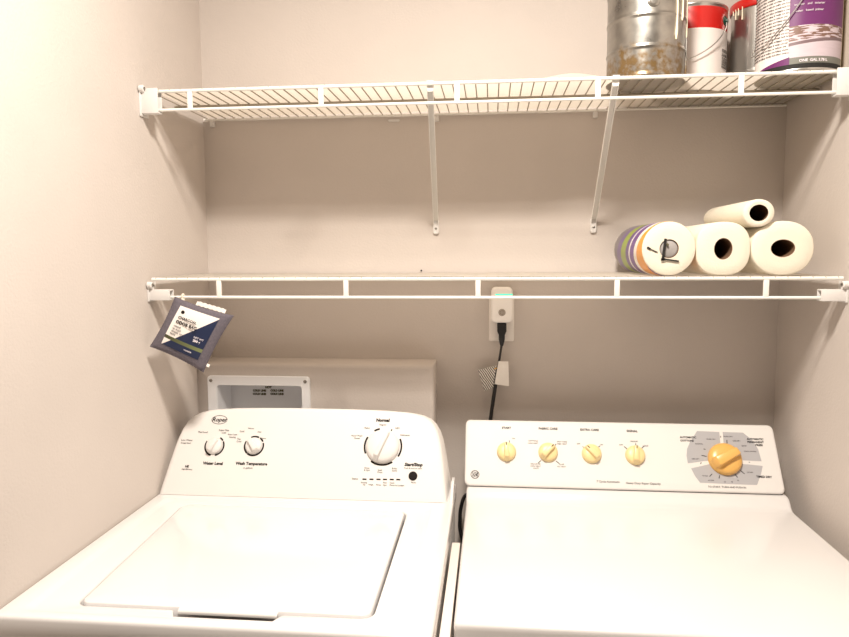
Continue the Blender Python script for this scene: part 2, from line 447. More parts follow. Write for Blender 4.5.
# control console: rounded, leaning back
KX = .3515
WP0 = Vector((0, -.352, WZ)); WU = Vector((0, .6, 1)).normalized(); WN = Vector((0, -1, .6)).normalized()
half = [(.3468, .9245), (.3450, .940), (.3375, .990), (.3325, 1.020), (.3275, 1.045), (.3205, 1.066), (.3105, 1.083), (.298, 1.095), (.282, 1.1022), (.262, 1.1068), (.240, 1.1098), (.19, 1.1132), (.12, 1.1150), (.05, 1.1156)]
outl = [(KX+a, z) for a, z in half] + [(KX-a, z) for a, z in reversed(half)]
def cons(inset, back, drop=0):
    L = []
    for x, z in outl:
        k = 1-inset/.3468
        zz = WZ+.0009+(z-WZ-.0009)*(1-inset/.19)
        p = Vector((KX+(x-KX)*k, -.352+.6*(zz-WZ), zz)) - WN*back
        L.append(p)
    return L
def cback(y, grow, dz): return [(KX+(x-KX)*(1+grow), y, max(WZ+.0009, z-dz)) for x, z in outl]
c = MB().loft([cons(.012, 0), cons(.006, .0008), cons(.002, .0032), cons(0, .008), cback(-.222, .008, .006), cback(-.207, .004, .010)], True, True)
con = c.build('console', 'plasticw', wm, sharp=50)
def wp(px, py): return on_plane(px, py, WP0, WN)
# printed lettering
def wtext(items, name, m, parent):
    for txt, px, py, size, *k in items:
        MB().text(txt, size, wp(px, py), X3, WU, WN, **(k[0] if k else {})).build(name, m, parent, smooth=False, fix=False)
def arc(b, c, r0, r1, a0, a1, rt, up, n, lift=.0004, seg=24):
    """flat printed arc; angles in degrees, 0 = right, counter-clockwise"""
    L0, L1 = [], []
    for k in range(seg+1):
        a = R(a0+(a1-a0)*k/seg); d = rt*math.cos(a)+up*math.sin(a)
        L0.append(c+d*r0+n*lift); L1.append(c+d*r1+n*lift)
    b.loft([L0, L1], closed=False)
def knob(parent, name, c, r, h, ang, m, rt, up, n, bar=True, skirt=True, barw=.32, mark=True, inkm='ink'):
    """round skirt, dished face and a raised finger bar pointing along ang"""
    prof = [(r, 0), (r, h*.16), (r*.965, h*.30), (r*.90, h*.42), (r*.80, h*.50), (r*.5, h*.56), (.0001, h*.58)] if skirt else \
           [(r, 0), (r, h*.75), (r*.96, h*.9), (r*.86, h), (r*.4, h*1.03), (.0001, h*1.04)]
    k = MB().lathe(prof, c, n, 40, True, True, rt).build(name, m, parent, sharp=50)
    d = rt*math.cos(R(ang))+up*math.sin(R(ang)); e = n.cross(d)
    if bar:
        w = r*barw; L = r*.93
        loops = []
        for t_, hw, top in ((-L, w*.75, h*.44), (-L*.8, w, h*.98), (L*.75, w*.72, h*1.02), (L, w*.5, h*.5)):
            p = c+d*t_
            loops.append([p-e*hw+n*h*.2, p+e*hw+n*h*.2, p+e*hw*.7+n*top, p-e*hw*.7+n*top])
        MB().loft(loops, True, True).build('finger_bar', m, k, bevel=r*.05, seg=2)
        if mark:
            MB().obox(c+d*L*.62+n*(h*1.02), d, e, n, r*.16, r*.045, .0003).build('pointer_mark', inkm, k)
    return k
ck1, ck2, ckd = wp(214.5, 446), wp(254, 446), wp(383, 446.5)
for cc in (ck1, ck2):
    for a0, a1 in ((-78, 30), (36, 62), (150, 256)) if cc is ck1 else ((-125, 20), (28, 58), (66, 116), (150, 232)):
        b = MB(); arc(b, cc, .0215, .0255, a0, a1, X3, WU, WN); b.build('ring_segment', 'ink', con, smooth=False)
knob(con, 'control_knob', ck1, .0205, .020, 62, 'plasticw', X3, WU, WN, barw=.42, mark=False)
knob(con, 'control_knob', ck2, .0205, .020, 128, 'plasticw', X3, WU, WN, barw=.42, mark=False)
for a0, a1 in ((-126, -56), (-32, 26), (150, 204), (104, 122), (64, 68)):
    b = MB(); arc(b, ckd, .0425, .0468, a0, a1, X3, WU, WN); b.build('ring_segment', 'ink', con, smooth=False)
knob(con, 'cycle_dial', ckd, .0405, .030, 66, 'plasticw', X3, WU, WN, barw=.20, mark=False)
MB().lathe([(.0104, 0), (.0104, .002), (.009, .0032), (.0001, .0034)], wp(413, 476), WN, 28).build('start_button', 'ink', con)
for px in (364.5, 371.5, 378.5, 385, 391.8, 398.3):
    MB().obox(wp(px, 479.2+(px-364)*.012), X3, WU, WN, .0048, .0016, .0007).build('indicator_light', 'ink', con)
# oval badge with lettering
cb = wp(219.5, 419.8); b = MB()
for r0, r1 in ((.0, 1),):
    L0 = [cb+X3*(.0190*math.cos(2*PI*k/48))+WU*(.0102*math.sin(2*PI*k/48))+WN*.0004 for k in range(48)]
    L1 = [cb+X3*(.0203*math.cos(2*PI*k/48))+WU*(.0115*math.sin(2*PI*k/48))+WN*.0004 for k in range(48)]
    b.loft([L0, L1])
b.text('Roper', .0150, cb, X3, WU, WN, shear=.25, bold=.0003)
b.build('oval_logo', 'ink', con, smooth=False, fix=False)
wtext([('Water Level', 213, 463.5, .0098, {'bold': .0004}), ('Wash Temperature', 251.5, 463.8, .0098, {'bold': .0004}),
       ('Normal', 383, 420.4, .0105, {'bold': .0006}), ('Start/Stop', 413.5, 464.8, .0105, {'bold': .0005, 'shear': .15}), ('HE', 187, 466.5, .0075, {'bold': .0003})], 'printed_title', 'ink', con)
wtext([('in gallons', 248, 468, .0062), ('Low Water', 187, 440.2, .0062), ('Energy Saver', 186, 443, .0050), ('Med Load', 203, 432.2, .0062), ('Super Size', 224, 430.3, .0062), ('Load', 224, 432.8, .0055),
       ('Auto Load', 232.5, 434.6, .0055), ('Sensing', 232.5, 437.2, .0055), ('Cold', 242, 431.5, .006), ('Warm', 251, 428.5, .006), ('Hot', 259.5, 432, .006), ('Tap', 239, 439, .006), ('Cold', 239, 441.5, .006), ('Warm', 263, 438.5, .006),
       ('High Efficiency', 187, 469.3, .0046), ('Heavy', 367, 428, .0058), ('Regular', 383, 424.8, .0058), ('Light', 397.5, 428, .0058), ('Delicates', 405, 435.2, .0062), ('Hand Wash', 357, 435.8, .0058), ('Casual', 357, 438.3, .0054),
       ('Rinse', 367, 468, .0056), ('& Spin', 367, 470.3, .0056), ('Soak', 380, 470.2, .0056), ('Drain', 380, 472.5, .0056), ('Bulky', 394.5, 468.5, .0056), ('Items', 394.5, 470.8, .0056),
       ('Push & hold to start', 413, 468.4, .0052), ('Status', 355, 478.8, .0062), ('Sensing', 364, 482.6, .0050), ('Fill', 364, 485, .005), ('Wash', 371, 484.8, .0050), ('Rinse', 378.5, 484.9, .0050), ('Final', 385, 482.8, .005), ('Spin', 385, 485.2, .005),
       ('Cycle', 392, 482.9, .005), ('Done', 392, 485.3, .005), ('Lid Locked', 399.5, 485.5, .0050), ('Pause', 413.5, 482.6, .0052)], 'printed_legend', 'inkg', con)

# white filler board wedged in the gap
tag(MB().box(.7160, .7335, -.88, -.452, 0, .874).build('filler_board', 'filler', bevel=.001, loc=(.7247, -.66, 0)),
    'narrow white board wedged upright in the gap between washer and dryer', 'board')

# ------------------------------------------------------------------ dryer
DZ = .8903
dx0, dx1, dyf, dyb = .7385, 1.5030, -.806, -.095
dr = thing('clothes_dryer', 'white clothes dryer with amber control knobs standing by the right wall', 'dryer', (1.12, -.45, 0))
MB().box(dx0+.004, dx1-.004, dyf+.008, dyb, .03, .872).build('cabinet', 'side', dr, bevel=.004)
for fx in (.79, 1.45):
    for fy in (-.75, -.15):
        MB().lathe([(.022, 0), (.022, .012), (.008, .014), (.008, .034)], (fx, fy, 0), Z3, 20).build('foot', 'black', dr)
# door on the front, below the frame of the photo
dd = MB().loft([xz(rrect(.86, 1.38, .18, .74, .03), dyf+.010), xz(rrect(.86, 1.38, .18, .74, .03), dyf-.004), xz(rrect(.868, 1.372, .188, .732, .026), dyf-.010)], True, True).build('door', 'enamel', dr)
MB().box(1.05, 1.19, dyf-.0125, dyf-.009, .69, .715).build('door_handle', 'side', dd, bevel=.001)
prof = [(dyb, .9165), (-.216, .9165), (-.2215, .9158), (-.2265, .9135), (-.2325, .9075), (-.239, .9000), (-.2455, .8945), (-.2535, .8915), (-.264, .8903), (-.45, .8906), (-.796, .8903), (-.801, .8896), (-.8045, .8872), (-.8058, .8838), (-.806, .878), (-.806, .858), (dyb, .858)]
cy = -.5; cz = .885
def dsec(x, i):
    L = []
    for y, z in prof:
        zz = z-i if z > .869 else z
        yy = y+i if y < -.78 else y
        L.append((x, yy, zz))
    return L
MB().loft([dsec(dx0, .007), dsec(dx0+.0008, .0042), dsec(dx0+.003, .0014), dsec(dx0+.007, 0), dsec(dx1-.007, 0), dsec(dx1-.003, .0014), dsec(dx1-.0008, .0042), dsec(dx1, .007)], True, True).build('top_panel', 'enamel', dr, sharp=50)
MB().box(dx0+.006, dx1-.01, -.212, dyb, .916, .9215).build('console_gap', 'dark', dr)
DS = .667
DP0 = Vector((0, -.2185, .9215)); DU = Vector((0, DS, 1)).normalized(); DN = Vector((0, -1, DS)).normalized()
cx0, cx1, czt = .7330, 1.4985, 1.0650
def dcon(i, back, r=.012):
    return [Vector((x, DP0.y+DS*(z-.9215), z))-DN*back for x, z in rrect(cx0+i, cx1-i, .9212+i*.6, czt-i, r if True else r, 6)]
def dflat(y, dz): return [(x, y, max(.9212, z-dz)) for x, z in rrect(cx0, cx1, .9212, czt, .012, 6)]
dcn = MB().loft([dcon(.006, 0), dcon(.003, .0006), dcon(.001, .002), dcon(0, .0045), dflat(-.112, .004), dflat(-.100, .014)], True, True).build('console', 'plasticw', dr, sharp=50)
def dp(px, py): return on_plane(px, py, DP0, DN)
def flat(b, pts, lift=.0003):
    b.bm.faces.new([b.bm.verts.new(dp(x, y)+DN*lift) for x, y in pts])
b = MB(); flat(b, [(697, 431), (719.3, 432), (720.6, 446), (722, 456), (716, 460.3), (705, 461), (687.8, 463.4), (686.5, 456), (687, 449), (690, 442)])
b.build('dial_panel', 'dialgrey', dcn, smooth=False); b = MB()
flat(b, [(722.6, 432), (743, 432.7), (752, 440), (758, 449), (761.6, 461.3), (748, 460.6), (735, 460), (726, 455), (723.8, 446)])
b.build('dial_panel', 'dialgrey', dcn, smooth=False); b = MB()
flat(b, [(691, 468.4), (706, 465), (716, 462.6), (724, 465), (735, 463.6), (748, 464.4), (762.7, 466), (761, 474), (757, 485), (728, 484), (700, 482.7), (695, 476)])
b.build('dial_panel', 'dialgrey', dcn, smooth=False)
knob(dcn, 'control_knob', dp(506.5, 452), .0243, .026, 94, 'cream', X3, DU, DN, barw=.34)
knob(dcn, 'control_knob', dp(548, 452.5), .0243, .026, 45, 'cream', X3, DU, DN, barw=.38)
knob(dcn, 'control_knob', dp(591.5, 454), .0243, .026, 134, 'cream', X3, DU, DN, barw=.34)
knob(dcn, 'control_knob', dp(635, 455.5), .0243, .026, 84, 'cream', X3, DU, DN, barw=.36)
knob(dcn, 'timer_dial', dp(724.5, 459.5), .0398, .036, 28, 'amber', X3, DU, DN, barw=.42, mark=False)
def dtext(items, name, m, parent):
    for txt, px, py, size, *k in items:
        MB().text(txt, size, dp(px, py), X3, DU, DN, **(k[0] if k else {})).build(name, m, parent, smooth=False, fix=False)
dtext([('START', 506.5, 428, .0080, {'bold': .0002}), ('FABRIC CARE', 548, 428.8, .0080, {'bold': .0002}), ('EXTRA CARE', 589.5, 430, .0080, {'bold': .0002}), ('SIGNAL', 632, 431.2, .0080, {'bold': .0002}),
       ('7 Cycle Automatic', 608, 481.8, .0074, {'shear': .15}), ('Heavy Duty Super Capacity', 643, 483.5, .0074, {'shear': .15}),
       ('AUTOMATIC', 688, 437.5, .0068, {'bold': .0002}), ('COTTONS', 687, 440.8, .0068, {'bold': .0002}),
       ('AUTOMATIC', 755, 439.3, .0068, {'bold': .0002}), ('PERMANENT', 755.5, 442.3, .0068, {'bold': .0002}), ('PRESS', 759, 445.3, .0068, {'bold': .0002}),
       ('TIMED DRY', 764, 477, .0070, {'bold': .0002}), ('TO START, TURN AND PUSH IN', 727, 487.3, .0062)], 'printed_title', 'ink', dcn)
dtext([('ON', 513.5, 438.5, .005), ('COTTONS', 533, 441, .005), ('HIGH HEAT', 533, 443.3, .005), ('EASY CARE', 562, 441.8, .005), ('MED HEAT', 562, 444.1, .005),
       ('DELICATES', 535.5, 464, .005), ('LOW HEAT', 535.5, 466.3, .005), ('KNITS', 536, 468.5, .005), ('FLUFF', 561.5, 464.5, .005), ('NO HEAT', 561.5, 466.8, .005),
       ('OFF', 578.5, 444, .005), ('ON', 601.5, 444.8, .005), ('OFF', 621, 445, .005), ('MEDIUM', 634, 441.5, .005), ('LOUD', 645.5, 446, .005),
       ('MORE DRY', 711, 439.3, .0045), ('NORMAL', 699, 444, .0045), ('LESS DRY', 695.5, 459, .0045), ('MORE DRY', 728, 436.7, .0045), ('LESS DRY', 736.5, 441, .0045), ('DAMP', 744, 446, .0045), ('COOL DOWN', 750, 451.5, .0045),
       ('70 MIN', 705, 476, .0045), ('60 MIN', 711, 480.5, .0045), ('50', 725, 482, .0045), ('40', 732, 482, .0045), ('30', 738, 480.5, .0045), ('20 MIN', 750, 472.5, .0045)], 'printed_legend', 'inkg', dcn)
for (xa, ya, xb, yb) in ((509.2, 440.5, 509.6, 443), (541, 460.5, 538.3, 463), (556, 461, 559.3, 463.7), (553.5, 447, 556.2, 444), (582.5, 446.5, 585, 448.6), (597.5, 447.8, 600, 446), (624, 446.5, 627, 449), (641.5, 448.5, 644, 446.3), (635.7, 443.5, 635.6, 446),
                         (703.5, 449, 705.5, 449.4), (701.5, 455.5, 706.5, 456.4), (700.5, 464, 701.2, 462.4), (726.8, 440, 727, 444), (720.5, 436, 720.7, 437.6), (748.8, 462.2, 749.8, 462.4),
                         (712, 474, 709.5, 476.5), (719.5, 475.5, 719, 478.5), (735, 474.5, 737.5, 477.5), (740.5, 470.5, 744.5, 474)):
    A, B_ = dp(xa, ya), dp(xb, yb); d = (B_-A).normalized()
    MB().obox((A+B_)/2+DN*.0005, d, DN.cross(d), DN, (B_-A).length/2, .0008, .0002).build('printed_tick', 'ink', dcn, smooth=False)
# round badge with entwined letters
cg = dp(475, 474.5); b = MB()
arc(b, cg, .0094, .0108, 0, 360, X3, DU, DN, seg=40)
for k in range(4):
    arc(b, cg+X3*.0050*math.cos(R(45+90*k))+DU*.0050*math.sin(R(45+90*k)), .0026, .0036, 90*k-60, 90*k+170, X3, DU, DN, seg=16)
b.text('GE', .0105, cg, X3, DU, DN, shear=.3, bold=.0002)
b.build('round_logo', 'ink', dcn, smooth=False, fix=False)

# ------------------------------------------------------------------ washer supply box set into the ledge
sb = thing('washer_outlet_box', 'white recessed washer outlet box in the low wall behind the washer', 'outlet box', (.175, -LD, .92))
fo = rrect(.0307, .3150, .905, 1.1690, .010); fi = rrect(.0580, .2925, .935, 1.1430, .008)
MB().loft([xz(fo, -LD-.0004), xz(fo, -LD-.006), xz(rrect(.0325, .3132, .907, 1.1672, .009), -LD-.0085), xz(rrect(.0570, .2935, .934, 1.144, .008), -LD-.0085), xz(fi, -LD-.0065), xz(fi, -LD+.001), xz(rrect(.050, .3, .928, 1.150, .008), -LD+.001)]).build('frame', 'boxpl', sb, sharp=50)
MB().loft([xz(fi, -LD), xz(rrect(.062, .2885, .94, 1.139, .008), -.018), ], False, True).build('recess', 'boxpl', sb, sharp=50)
for sx in (.0420, .3030):
    MB().lathe([(.0046, 0), (.0046, .0012), (.003, .0022)], (sx, -LD-.0085, 1.1560), (0, -1, 0), 16).build('screw', 'screw', sb)
b = MB(); yb = -.0185
p0 = on_y(268, 386, yb)
nt_ = [('IMPORTANT NOTICE', .0100, 268, 384.5), ('HOT', .0085, 268.5, 387.3)]
for x in (259.5, 277):
    for y in (390.6, 394):
        nt_.append(('COLD LINE', .0075, x, y))
for a_, b_, x, y in nt_: MB().text(a_, b_, on_y(x, y, yb), X3, Z3, -Y3, bold=.0006).build('printed_notice', 'olive', sb, smooth=False, fix=False)

# ------------------------------------------------------------------ wall outlet, plug-in device, cord
wo = thing('wall_outlet', 'white duplex wall outlet on the back wall under the lower shelf', 'outlet', (.826, 0, 1.2553))
op = rrect(.7917, .8602, 1.2553, 1.3735, .004)
MB().loft([xz(op, -.0002), xz(op, -.003), xz(rrect(.794, .858, 1.2576, 1.3712, .004), -.006)], True, True).build('cover_plate', 'plate', wo)
for zc in (1.3385, 1.2935):
    rc = [(.826+.0155*math.cos(2*PI*k/32), zc+max(-.0125, min(.0125, .0155*math.sin(2*PI*k/32)))) for k in range(32)]
    MB().loft([xz(rc, -.0055), xz(rc, -.0072)], True, True).build('receptacle', 'plate', wo)
MB().lathe([(.003, 0), (.003, .0012)], (.826, -.006, 1.316), (0, -1, 0), 14).build('screw', 'screw', wo)

pd = thing('plug_in_sensor', 'white plug-in device with round grey button and green light on the outlet', 'plug-in device', (.826, -.04, 1.309))
def devl(i, y): return xz(rrect(.7975+i, .8550-i, 1.3095+i, 1.4050-i, .013, 6), y)
MB().loft([devl(.001, -.0073), devl(0, -.010), devl(0, -.036), devl(.0015, -.0392), devl(.004, -.0405)], True, True).build('housing', 'device', pd, sharp=50)
p = on_y(502, 312.5, -.0405)
MB().lathe([(.0096, 0), (.0096, .0010), (.0086, .0016), (.0001, .0013)], (p.x, -.0404, p.z), (0, -1, 0), 32).build('button', 'btn', pd)
b = MB(); arc(b, Vector((p.x, -.0420, p.z)), .0048, .0054, 30, 330, X3, Z3, -Y3); b.bm.normal_update(); b.build('button_mark', 'inkg', pd, smooth=False)
z1 = on_y(502, 294.8, -.0405).z
MB().box(.8090, .8545, -.0412, -.0398, z1-.0008, z1+.0022).build('status_light', 'led', pd, bevel=.0003, seg=1)

cd = thing('power_cord', 'black power cord with paper tags hanging from the outlet behind the dryer', 'power cord', (.826, -.02, 1.29))
pg = MB().loft([[(.8265+a*w, y0+b_*.008, z) for a, b_ in ((-1, -1), (1, -1), (1, 1), (-1, 1))] for w, y0, z in ((.0125, -.0235, 1.3075), (.0125, -.0245, 1.286), (.0085, -.0245, 1.276), (.0080, -.023, 1.262), (.0040, -.022, 1.245))], True, True)
pg.build('plug', 'black', cd, bevel=.002, seg=2)
MB().box(.820, .822, -.0165, -.0065, 1.293, 1.299).box(.831, .833, -.0165, -.0065, 1.293, 1.299).build('prong', 'screw', cd)
# cable: down the wall, round behind the dryer and into the gap
pts = [(.8265, -.022, 1.250), (.8245, -.022, 1.235), (.820, -.022, 1.205), (.8145, -.022, 1.168), (.8085, -.022, 1.125), (.8035, -.022, 1.090), (.7975, -.024, 1.045), (.792, -.030, .99), (.786, -.045, .945)]
g1 = on_y(465, 496, -.06); g2 = on_y(460.9, 508, -.06); g3 = on_y(460.0, 519, -.06); g4 = on_y(460.8, 533, -.06); g5 = on_y(470, 560, -.06)
pts += [(g1.x+.03, -.055, g1.z+.02), g1, g2, g3, g4, g5, (g5.x+.05, -.06, g5.z-.06)]
def smooth_path(P, k=5):
    P = [Vector(p) for p in P]; out = []
    for i in range(len(P)-1):
        a, b_, c_, d = P[max(i-1, 0)], P[i], P[i+1], P[min(i+2, len(P)-1)]
        for j in range(k):
            t = j/k
            out.append(.5*((2*b_)+(-a+c_)*t+(2*a-5*b_+4*c_-d)*t*t+(-a+3*b_-3*c_+d)*t**3))
    return out+[P[-1]]
sp = smooth_path(pts)
MB().tube(sp, [.0032 if p.z > 1.19 else .0052 for p in sp], 10).build('cable', 'cordm', cd)
# paper tags wrapped on the cable: gently curled sheets
def sheet(pix, y, bulge, name, m, parent, nx=8, ny=6, wob=0):
    P = [on_y(a, b_, y) for a, b_ in pix]; loops = []
    for j in range(ny+1):
        v = j/ny; row = []
        for i in range(nx+1):
            u = i/nx
            q = (P[0]*(1-u)+P[1]*u)*(1-v)+(P[3]*(1-u)+P[2]*u)*v
            row.append(q+Vector((0, -bulge*math.sin(PI*u)-wob*math.sin(7*u+4*v), 0)))
        loops.append(row)
    back = [[p+Vector((0, .0006, 0)) for p in row] for row in loops]
    b = MB(); b.loft(loops, closed=False); b.loft([list(reversed(r_)) for r_ in back], closed=False)
    for A, B_ in ((loops[0], back[0]), (loops[-1], back[-1])): b.loft([A, B_], closed=False)
    b.loft([[r_[0] for r_ in loops], [r_[0] for r_ in back]], closed=False); b.loft([[r_[-1] for r_ in loops], [r_[-1] for r_ in back]], closed=False)
    bmesh.ops.remove_doubles(b.bm, verts=b.bm.verts, dist=1e-5)
    return b.build(name, m, parent, sharp=60)
o = sheet([(498.5, 361), (508.3, 361.5), (509, 386), (494.5, 384)], -.030, .003, 'paper_tag', 'paper', cd); o['label'] = 'plain white paper tag'
o = sheet([(478, 369.5), (496, 365.5), (493.5, 387.5), (484.5, 391)], -.029, .004, 'paper_tag', 'striped', cd, wob=.0012); o['label'] = 'striped crumpled paper tag'
p = on_y(495.5, 368.5, -.034)
MB().obox(p, (1, 0, .4), (-.4, 0, 1), -Y3, .0035, .0016, .0006).build('orange_sticker', 'amber', cd)

# ------------------------------------------------------------------ hanging odour pouch
pc = [(175, 296.5), (234, 315.5), (203.5, 372.5), (149.8, 346.5)]      # top-left, top-right, bottom, left corners
PY = [-.368, -.352, -.362, -.384]
PQ = [on_y(a, b_, y) for (a, b_), y in zip(pc, PY)]
pn = (PQ[1]-PQ[0]).cross(PQ[3]-PQ[0]).normalized()
if pn.y > 0: pn = -pn
def pq(u, v, off=0):
    """u: left-top to right-top, v: top (1) to bottom (0)"""
    q = (PQ[0]*(1-u)+PQ[1]*u)*v + (PQ[3]*(1-u)+PQ[2]*u)*(1-v)
    ctr = (PQ[0]+PQ[1]+PQ[2]+PQ[3])/4
    pin = .11*(math.sin(PI*u)**.8*(1-math.sin(PI*v))*1.0 + math.sin(PI*v)**.8*(1-math.sin(PI*u)))*.55
    q = q + (ctr-q)*pin
    return q
def pth(u, v): return .0015+.0145*(max(0, math.sin(PI*u)*math.sin(PI*v)))**.55
pouch = thing('deodorizer_pouch', 'grey linen odour pouch with navy and white label hanging from the lower shelf', 'odour pouch', PQ[0])
b = MB(); N = 16
fr = [[pq(i/N, j/N)+pn*(pth(i/N, j/N)+.0008*math.sin(23*i/N+9*j/N)*math.sin(PI*i/N)*math.sin(PI*j/N)) for i in range(N+1)] for j in range(N+1)]
bk = [[pq(i/N, j/N)-pn*pth(i/N, j/N)*.8 for i in range(N+1)] for j in range(N+1)]
b.loft(fr, closed=False); b.loft([list(reversed(r_)) for r_ in bk], closed=False)
for A, B_ in ((fr[0], bk[0]), (fr[-1], bk[-1]), ([r_[0] for r_ in fr], [r_[0] for r_ in bk]), ([r_[-1] for r_ in fr], [r_[-1] for r_ in bk])): b.loft([A, B_], closed=False)
bmesh.ops.remove_doubles(b.bm, verts=b.bm.verts, dist=1e-5)
b.build('pouch_body', 'fabric', pouch, sharp=80)
# label patch riding on the bulge
def label_patch(u0, u1, v0, v1, off, name, m, parent, n=14):
    b = MB(); uvl = b.bm.loops.layers.uv.new('uv'); grid = []
    for j in range(n+1):
        row = []
        for i in range(n+1):
            u = u0+(u1-u0)*i/n; v = v0+(v1-v0)*j/n
            row.append(b.bm.verts.new(pq(u, v)+pn*(pth(u, v)+off)))
        grid.append(row)
    for j in range(n):
        for i in range(n):
            f = b.bm.faces.new((grid[j][i], grid[j][i+1], grid[j+1][i+1], grid[j+1][i]))
            for lp, (a, c_) in zip(f.loops, ((i, j), (i+1, j), (i+1, j+1), (i, j+1))): lp[uvl].uv = (a/n, c_/n)
    return b.build(name, m, parent)
u0, u1, v0, v1 = .15, .84, .14, .90
lb = label_patch(u0, u1, v0, v1, .0012, 'label', 'plabel', pouch)
def ptext(items, name, m):
    b = MB()
    for txt, lu, lv, size, *k in items:
        u, v = u0+(u1-u0)*lu, v0+(v1-v0)*lv
        e = .01
        c_ = pq(u, v)+pn*(pth(u, v)+.0018)
        r_ = (pq(u+e, v)+pn*pth(u+e, v)-pq(u-e, v)-pn*pth(u-e, v)).normalized()
        uu = (pq(u, v+e)+pn*pth(u, v+e)-pq(u, v-e)-pn*pth(u, v-e)); uu = (uu-r_*uu.dot(r_)).normalized(); nn = r_.cross(uu)
        b = MB(); b.text(txt, size, c_, r_, uu, nn, align='LEFT', lift=.0006, **(k[0] if k else {})); b.build(name, m, lb, smooth=False, fix=False)
ptext([('CHARCOAL', .10, .73, .0085, {'bold': .0002}), ('ODOR BAG', .10, .62, .0100, {'bold': .0004}), ('natural', .10, .52, .0062), ('no scent', .10, .455, .0062), ('closets, cars', .10, .39, .0062), ('baths', .10, .325, .0062)], 'printed_text', 'ink')
ptext([('NET WT', .66, .44, .0062), ('200 g', .68, .37, .0075, {'bold': .0003}), ('reusable', .58, .10, .0055)], 'printed_text', 'whiteink')
uu, vv = u0+(u1-u0)*.14, v0+(v1-v0)*.87
MB().lathe([(.0042, 0), (.0042, .0004)], pq(uu, vv)+pn*(pth(uu, vv)+.0018), pn, 20).build('round_logo', 'ink', lb)
# hanging loop over the lip rod, white side seam tag
hp = Vector((PQ[0].x+.006, -D, ZL-LIP))
lp = [hp+Vector((0, .0065*math.cos(a), .0065*math.sin(a))) for a in [R(-20+220*k/10) for k in range(11)]]
lp = [Vector((hp.x+.006, -.356, hp.z-.022)), Vector((hp.x+.003, -.345, hp.z-.008)), *[Vector(q) for q in lp], Vector((hp.x+.004, -.350, hp.z-.010)), Vector((hp.x+.008, -.358, hp.z-.024))]
MB().tube(smooth_path([lp[0], lp[1]]+[lp[12-k] if False else lp[2+k] for k in range(11)]+[lp[13], lp[14]], 3), .0026, 8).build('hanging_loop', 'string', pouch)
A, B_ = pq(.36, 1.0), pq(.86, 1.0)
out_ = (pq(.6, 1)-pq(.6, .5)).normalized(); d = (B_-A).normalized()
bt = MB()
for k in range(13):
    q = A+(B_-A)*(k+.5)/13
    bt.obox(q+out_*(.0048+.0012*(k % 2))+pn*.002, d, out_, pn, .0030, .0048, .0006)
bt.build('edge_tag', 'paper', pouch)
q = pq(.995, .12); e_ = (pq(1, .1)-pq(.5, .1)).normalized()
MB().obox(q+e_*.002, e_, pn.cross(e_), pn, .0055, .0035, .0006).build('corner_tag', 'paper', pouch)

# ------------------------------------------------------------------ paper towel rolls
def roll(X, Z, rx, rz, yf, length, hole, label, group='paper towel rolls on the lower shelf', pw=2.0, wrapped=False, hz=1.0, flatb=0, tilt=0, skew=0):
    t = thing('paper_towel_roll', label, 'paper towel', (X, yf, Z-rz), group)
    n = 48
    def lp(k, y, dx=0, dz=0):
        L = []
        for i in range(n):
            a = 2*PI*i/n; ca, sa = math.cos(a), math.sin(a)
            x = rx*k*math.copysign(abs(ca)**(2/pw), ca); z = rz*k*math.copysign(abs(sa)**(2/pw), sa)
            if flatb and z < -rz*k*(1-flatb): z = -rz*k*(1-flatb)+(z+rz*k*(1-flatb))*.15
            L.append((X+x+dx+(y-yf)*skew, y, Z+z+dz+(y-yf)*tilt))
        return L
    def hl(k, y): return [(X+hole*k*math.cos(2*PI*i/n)+(y-yf)*skew, y, Z+hole*hz*k*math.sin(2*PI*i/n)+(y-yf)*tilt) for i in range(n)]
    yb_ = yf+length
    MB().loft([hl(1.06, yb_), lp(.97, yb_), lp(1, yb_-.005), lp(1, yf+.005), lp(.985, yf+.0015), lp(.95, yf), lp(.6, yf+.0006), hl(1.05, yf), hl(1.04, yf+.006)], False, False).build('paper', 'towel', t, sharp=60)
    MB().loft([hl(1.05, yf+.001), hl(1.0, yf+.001), hl(.97, yb_-.001)], False, False).build('core_tube', 'core', t, sharp=60)
    if wrapped:
        MB().loft([lp(1.000, yf+.004), lp(1.014, yf+.010), lp(1.018, yf+.03), lp(1.014, yb_-.02), lp(.99, yb_+.001), lp(.5, yb_+.003)], False, True).build('wrapper', 'wrap', t, sharp=60)
        MB().lathe([(hole*.98, 0), (hole*.8, .002), (.0001, .003)], (X, yf+.004, Z), (0, -1, 0), 28).build('core_film', 'plugc', t)
        def bit(x0, z0, x1, z1, w, lift, name='tape_strip', m='dark'):
            A_, C_ = on_y(x0, z0, yf-lift), on_y(x1, z1, yf-lift); dd_ = (C_-A_).normalized()
            MB().obox((A_+C_)/2, dd_, Y3.cross(dd_), Y3, (C_-A_).length/2, w, .0014).build(name, m, t, bevel=.0005, seg=1)
        bit(665.6, 238.6, 662.6, 260.5, .0026, .003); bit(661, 259.6, 665.5, 259.2, .0024, .0030); bit(664, 259.0, 679, 261.2, .0015, .0025); bit(647.2, 247.2, 650.6, 249.3, .0022, .001); bit(651, 249.2, 657.5, 252.2, .0009, .001, m='inkg')
        bit(667, 243.5, 668.2, 245.8, .0022, .003, 'green_bit', 'olive')
    return t
DK = ZL+.0056
roll(1.1835, DK+.0590, .0572, .0590, -.333, .28, .0195, 'paper towel roll in purple and green wrapper, leftmost on the shelf', wrapped=True, skew=-.045)
roll(1.2985, DK+.0582, .0576, .0582, -.329, .28, .0185, 'squarish unwrapped paper towel roll second from left, beside the purple wrapper', pw=2.5, hz=1.2)
roll(1.4215, DK+.0585, .0645, .0585, -.331, .28, .0240, 'wide oval unwrapped paper towel roll at the right end of the shelf', pw=2.15, hz=.76)
